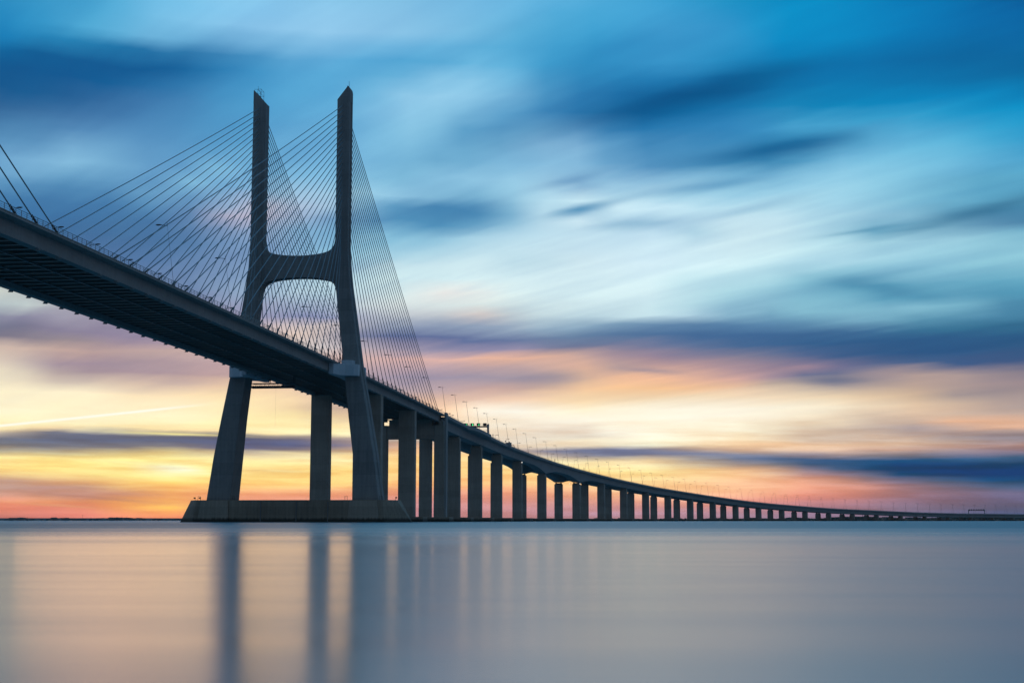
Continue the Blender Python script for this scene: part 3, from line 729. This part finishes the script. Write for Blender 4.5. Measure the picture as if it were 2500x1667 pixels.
# ------------------------------------------------------------------ lamp posts (lean inwards)
def make_lamp(arm_in, arm_out, pr=.105):
    e = empty('lamp_post', (0, 0, 0))
    T = Vector((-2.0, 0, 14.4))                               # local x = outwards
    MB().tube((0, 0, 0), T, pr, pr * .55, 8).build('pole', M['dark'] if arm_out else M['steel'], e, smooth=True)
    MB().tube((0, 0, 0), (0, 0, .5), .26, .22, 8).build('pole_base', M['steel'], e)
    m = MB(); m.tube(T, T + Vector((-arm_in, 0, .25)), .075, .06, 6)
    if arm_out: m.tube(T, T + Vector((arm_out, 0, .2)), .05, .04, 6)
    m.tube(T, T + Vector((-.12, 0, 1.0)), .04, .02, 6)
    arm = m.build('arm', M['dark'], e)
    hp = T + Vector((-arm_in - .45, 0, .27))
    lh = MB().blob(hp, (.75, .24, .17), 10, 6).build('lamp_head', M['dark'], e, smooth=True)
    MB().blob(hp - Vector((0, 0, .10)), (.5, .17, .10), 8, 5).build('lamp_glass', M['glass'], lh, smooth=True)
    return e
lampA = make_lamp(1.0, .9); lampB = make_lamp(1.7, 0, .045)
usedA = usedB = False
def place(proto, used, X, Y, Z, rz):
    o = copy_tree(proto) if used else proto
    o.location = (X, Y, Z); o.rotation_euler = (0, 0, rz); return o
nb = 0
for i, u in enumerate([172.5 - 42 * k for k in range(9)]):
    o = place(lampB, usedB, *local(15.9, u, z_edge(u) + .0), -TH); usedB = True
    tag(o, '%s lamp post on near side of stayed deck, counting left from the outermost stay' % ordinal(i + 1), 'lamp post', 'lamp posts on the stayed deck')
us_far = [193 - 21.0 * k for k in range(22)]
for i, u in enumerate(us_far):
    o = place(lampB, usedB, *local(-15.9, u, z_edge(u) + .0), -TH + math.pi); usedB = True
    tag(o, '%s lamp post on far side of stayed deck, counting left from the outermost stay' % ordinal(i + 1), 'lamp post', 'lamp posts on the stayed deck')
s = 2.0; k = 1
while s < 2500:
    X, Y, hd = at_s(s, HW - .45); o = place(lampA, usedA, X, Y, zv(s) - .95, -hd); usedA = True
    tag(o, '%s lamp post along near edge of viaduct, counting right from the end post' % ordinal(k), 'lamp post', 'lamp posts along the near edge of the viaduct')
    s += 37.7; k += 1
s = 12.0; k = 1
while s < 2500:
    X, Y, hd = at_s(s, -HW + .45); o = place(lampA, True, X, Y, zv(s) - .95, -hd + math.pi)
    tag(o, '%s lamp post along far edge of viaduct, counting right from the end post' % ordinal(k), 'lamp post', 'lamp posts along the far edge of the viaduct')
    s += 37.7; k += 1

# ------------------------------------------------------------------ lane signal gantries
def gantry(s, lit, label):
    X, Y, hd = at_s(s, 0); z = zv(s) - 1.0
    e = empty('signal_gantry', (X, Y, z), -hd)
    x1 = HW - .5
    for sg in (1, -1):
        MB().hexa([(sg * (x1 - .35), -.5, 0), (sg * (x1 + .35), -.5, 0), (sg * (x1 + .35), .5, 0), (sg * (x1 - .35), .5, 0), (sg * (x1 - .75), -.6, 7.6), (sg * (x1 + .55), -.6, 7.9), (sg * (x1 + .55), .6, 7.9), (sg * (x1 - .75), .6, 7.6)]).build('post', M['grey'], e, bevel=.05)
    MB().box(-x1, x1, -.35, .35, 5.9, 6.7).build('beam', M['dark'], e, bevel=.04)
    m = MB()
    for zz in (8.1, 7.6): m.tube((-x1, .3, zz), (x1, .3, zz), .04)
    for i in range(12): m.tube((-x1 + i * 2.4, .3, 6.7), (-x1 + i * 2.4, .3, 8.1), .035)
    m.build('walkway_rail', M['dark'], e)
    for i, x in enumerate((11.8, 8.0, 4.3, .6, -4.2, -8.2, -11.8)):
        bx = MB().box(x - 1.0, x + 1.0, -.75, -.36, 6.75, 8.35).build('signal_head', M['dark'], e, bevel=.05)
        if lit and i in (1, 2, 3):
            q = MB(); c = x + .32
            q.box(c - .13, c + .13, -.80, -.76, 7.3, 8.2)
            q.add([(c - .55, -.78, 7.5), (c, -.78, 6.9), (c + .55, -.78, 7.5), (c - .55, -.80, 7.5), (c, -.80, 6.9), (c + .55, -.80, 7.5)], [(0, 1, 2), (5, 4, 3), (0, 3, 4, 1), (1, 4, 5, 2), (2, 5, 3, 0)])
            q.build('green_arrow', M['green'], bx)
    tag(e, label, 'signal gantry')
gantry(146, True, 'lane signal gantry with three green lights over the viaduct')
gantry(1842, False, 'distant dark sign gantry spanning the low end of the viaduct')
# camera pole beside the signals
X, Y, hd = at_s(121, -3); z = zv(121) - 1
e = empty('camera_pole', (X, Y, z), -hd)
m = MB().tube((0, 0, 0), (0, 0, 11.2), .07, .05); m.tube((0, 0, 11.2), (-1.4, 0, 11.9), .04)
m.build('pole', M['steel'], e); MB().blob((-1.9, 0, 12.0), (.75, .3, .28), 8, 6).build('camera_housing', M['dark'], e, smooth=True)
tag(e, 'slim pole with curved head standing behind the green lane signals', 'camera pole')
# grey cabinet on the near parapet
X, Y, hd = at_s(224, HW + .2); z = zv(224) - .9
e = empty('service_cabinet', (X, Y, z), -hd)
MB().hexa([(-1.7, -1.8, .0), (1.4, -1.8, -.7), (1.4, 1.8, -.7), (-1.7, 1.8, .0), (-1.7, -1.8, 2.3), (1.4, -1.8, 2.3), (1.4, 1.8, 2.3), (-1.7, 1.8, 2.3)]).build('housing', M['grey'], e, bevel=.06)
MB().box(-1.85, 1.55, -1.95, 1.95, 2.302, 2.45).build('roof', M['grey'], e)
MB().blob((.2, 0, 2.85), (.38, .38, .42), 8, 6).build('ventilator', M['dark'], e, smooth=True)
MB().path_tube([(1.4, 0, 1.0), (2.6, 0, 1.05), (3.2, 0, .8), (3.4, 0, 0), (3.4, 0, -.8)], .16).build('pipe', M['dark'], e, smooth=True)
tag(e, 'grey cabinet with a curved pipe on the near edge of the viaduct', 'cabinet')
for (s, x, nm, lab) in ((163, HW - .2, 'warning_beacon', 'small dark beacon on the viaduct edge right of the signal gantry'), (213, HW - .3, 'warning_beacon', 'small dark beacon on the viaduct edge left of the grey cabinet'), (402, HW - .2, 'warning_beacon', 'short dark post on the parapet above the arched channel span'), (509, HW - .2, 'warning_beacon', 'short upright post on the parapet past the channel span')):
    X, Y, hd = at_s(s, x); e = empty(nm, (X, Y, zv(s) - .1), -hd)
    MB().tube((0, 0, 0), (0, 0, 1.7), .16, .12).build('post', M['dark'], e)
    MB().blob((0, 0, 1.9), (.35, .35, .4), 8, 6).build('beacon_head', M['dark'], e, smooth=True)
    tag(e, lab, 'beacon', 'beacons on the viaduct edge')

# ------------------------------------------------------------------ inspection gantry hanging under the deck by the far leg
e = empty('inspection_gantry', local(-17.6, 7.5, 46.9), -TH)
m = MB(); y = 0.0
for yy in (-.8, .8):
    for zz in (0, 1.5): m.tube((-1.0, yy, zz - .2), (14.5, yy, zz - .2), .17, None, 6)
    for i in range(10):
        x = -1 + i * 1.55; m.tube((x, yy, -.2), (x, yy, 1.3), .06, None, 5); m.tube((x, yy, -.2), (x + 1.55, yy, 1.3), .05, None, 5)
m.build('truss', M['steel'], e)
MB().box(-1.0, 14.5, -.72, .72, -.35, .45).build('walkway', M['dark'], e)
m = MB()
for yy in (-.8, .8): m.tube((5.4, yy, 1.2), (5.4, yy, 3.2), .1); m.tube((14.2, yy, 1.2), (14.2, yy, 3.9), .1)
m.build('hanger', M['dark'], e)
m = MB(); m.tube((7.6, 0, -.2), (7.6, 0, -14), .014, None, 5); m.build('rope', M['dark'], e)
tag(e, 'steel truss inspection walkway hanging under the deck beside the far pylon leg', 'inspection gantry')

# ------------------------------------------------------------------ floodlights on the base
for x, y, lean, lab in ((-34.6, -2.5, -.25, 'outer leaning floodlight on the far end of the pylon base'), (-32.4, -3.5, -.25, 'inner leaning floodlight on the far end of the pylon base'), (35.0, -2.5, .45, 'leaning floodlight on the near end of the pylon base')):
    X, Y, Z = local(x, y, 7.4); e = empty('floodlight', (X, Y, Z), -TH)
    MB().tube((0, 0, -.05), (lean * .9, 0, .75), .07).build('stand', M['dark'], e)
    MB().hexa([(lean * .9 - .25, -.3, .6), (lean * .9 + .25, -.3, .6), (lean * .9 + .25, .2, .6), (lean * .9 - .25, .2, .6), (lean * .9 - .32, -.4, 1.05), (lean * .9 + .32, -.4, 1.05), (lean * .9 + .32, .2, 1.0), (lean * .9 - .32, .2, 1.0)]).build('lamp_housing', M['dark'], e)
    tag(e, lab, 'floodlight', 'floodlights on the pylon base')

# ------------------------------------------------------------------ channel markers
for px, dist, hgt, lab in ((66.5, 2600, 6.3, 'dark channel marker on the water at the far left'), (234.5, 3600, 6.0, 'smaller channel marker on the water between the far-left marker and the pylon base')):
    A = math.atan((px - CX) / F_PX / (CP + .1257 * SP_)); X, Y = dist * math.tan(A), dist
    e = empty('channel_marker', (X, Y, 0))
    MB().loft([[(r * math.cos(t), r * math.sin(t), z) for t in [2 * math.pi * i / 10 for i in range(10)]] for r, z in ((1.6, -.5), (1.6, .7), (.9, 1.2))]).build('float', M['dark'], e)
    MB().tube((0, 0, 1.1), (0, 0, hgt - 1), .75, .45).build('tower', M['dark'], e)
    MB().blob((0, 0, hgt - .5), (.75, .75, .75), 8, 6).build('top_mark', M['dark'], e)
    tag(e, lab, 'channel marker', 'channel markers on the left')

# ------------------------------------------------------------------ far shore
def shore(pts, wid, mat, name):
    m = MB(); secs = []
    for X, Y, h in pts:
        d = Vector((X, Y)).normalized()
        secs.append([(X, Y, -.5), (X, Y, .4), (X + d.x * wid * .15, Y + d.y * wid * .15, h), (X + d.x * wid, Y + d.y * wid, h * 1.1), (X + d.x * wid, Y + d.y * wid, -.5)])
    m.loft(secs); return tag(m.build(name, mat), kind='structure')
def pt(px, dist):
    A = math.atan((px - CX) / F_PX / (CP + .1257 * SP_)); return dist * math.tan(A), dist
shore([pt(-900, 7800) + (12,), pt(-300, 7200) + (12,), pt(300, 7000) + (12.5,), pt(700, 6900) + (10,), pt(1200, 6300) + (5,), pt(1700, 5600) + (4,), pt(2050, 4700) + (4,)], 900, M['land'], 'far_shore')
shore([pt(1780, 4300) + (2,), pt(2000, 3900) + (3,), pt(2300, 3500) + (3.5,), pt(2700, 3400) + (4,), pt(3300, 3400) + (4,)], 700, M['land'], 'near_shore')
def treeline(segs, name, lab=None):
    m = MB()
    for (x0, x1, d0, d1, h0, h1, n) in segs:
        for i in range(n):
            t = random.random(); px = x0 + (x1 - x0) * t; dist = d0 + (d1 - d0) * t + random.uniform(0, 260)
            X, Y = pt(px, dist); hgt = random.uniform(h0, h1) * (.7 + .5 * math.sin(px * .021 + 2 * math.sin(px * .007)) ** 2)
            wd = hgt * random.uniform(.5, 1.3)
            m.blob((X, Y, 2 + hgt * .5), (wd, wd, hgt * .55), 6, 4, .22)
    o = m.build(name, M['wood'], fix=False); tag(o, kind='stuff'); return o
treeline([(-300, 700, 7150, 6850, 7, 13, 520), (700, 1300, 6900, 6300, 4, 8, 260), (1300, 1800, 6200, 5500, 4, 9, 260)], 'distant_shore_trees')
treeline([(1780, 2050, 4350, 3900, 3.5, 7, 260), (2000, 2600, 3900, 3450, 4.5, 9, 620)], 'shore_woodland')
for px, dist, w_, hgt, lab in ((2168, 3780, 26, 9, 'low pale block among trees beneath the first low viaduct spans'), (2232, 3700, 40, 8, 'long pale shed among trees under the low viaduct end'), (2310, 3640, 30, 8.5, 'low pale building under the viaduct near the distant gantry')):
    X, Y = pt(px, dist); e = empty('shore_building', (X, Y, 2))
    MB().box(-w_ / 2, w_ / 2, 0, 14, 0, hgt - 4).build('wall', M['roof'], e)
    MB().hexa([(-w_ / 2 - .5, -.6, hgt - 3.99), (w_ / 2 + .5, -.6, hgt - 3.99), (w_ / 2 + .5, 14.6, hgt - 3.99), (-w_ / 2 - .5, 14.6, hgt - 3.99), (-w_ / 2, 5.5, hgt - 1), (w_ / 2, 5.5, hgt - 1), (w_ / 2, 8.5, hgt - 1), (-w_ / 2, 8.5, hgt - 1)]).build('roof', M['land'], e)
    tag(e, lab, 'building', 'buildings on the far shore')
for px, dist, hgt, lab in ((2106, 3900, 17, 'small shore crane seen under the viaduct, left one'), (2222, 3800, 15, 'small shore crane seen under the viaduct, right one')):
    X, Y = pt(px, dist); e = empty('shore_crane', (X, Y, 2))
    MB().tube((0, 0, 0), (0, 0, hgt), .5, .4, 6).build('mast', M['dark'], e)
    m = MB().tube((-6, 0, hgt - 1), (9, 0, hgt - .4), .4, .3, 6); m.tube((0, 0, hgt + 2), (8, 0, hgt - .4), .12, None, 5); m.build('jib', M['dark'], e)
    tag(e, lab, 'crane', 'cranes on the far shore')
X, Y = pt(201, 7150); e = empty('radio_mast', (X, Y, 5)); MB().tube((0, 0, 0), (0, 0, 24), .9, .4, 6).build('mast', M['dark'], e)
MB().tube((0, 0, 20), (0, 0, 21.5), 1.6, 1.6, 8).build('platform', M['dark'], e)
tag(e, 'thin radio mast rising from the hazy left shore', 'mast')

# ------------------------------------------------------------------ evening haze over the river
hm = D.materials.new('haze'); hm.use_nodes = True; nt = hm.node_tree; nt.nodes.clear()
vol = nt.nodes.new('ShaderNodeVolumePrincipled'); out = nt.nodes.new('ShaderNodeOutputMaterial'); nt.links.new(vol.outputs[0], out.inputs['Volume'])
vol.inputs['Color'].default_value = (.80, .84, .90, 1); vol.inputs['Density'].default_value = HAZE; vol.inputs['Anisotropy'].default_value = .3
hz_o = MB().box(-12500, 12500, -12500, 12500, -4, 160).build('haze', hm); tag(hz_o, kind='stuff')
scene.cycles.volume_bounces = 0
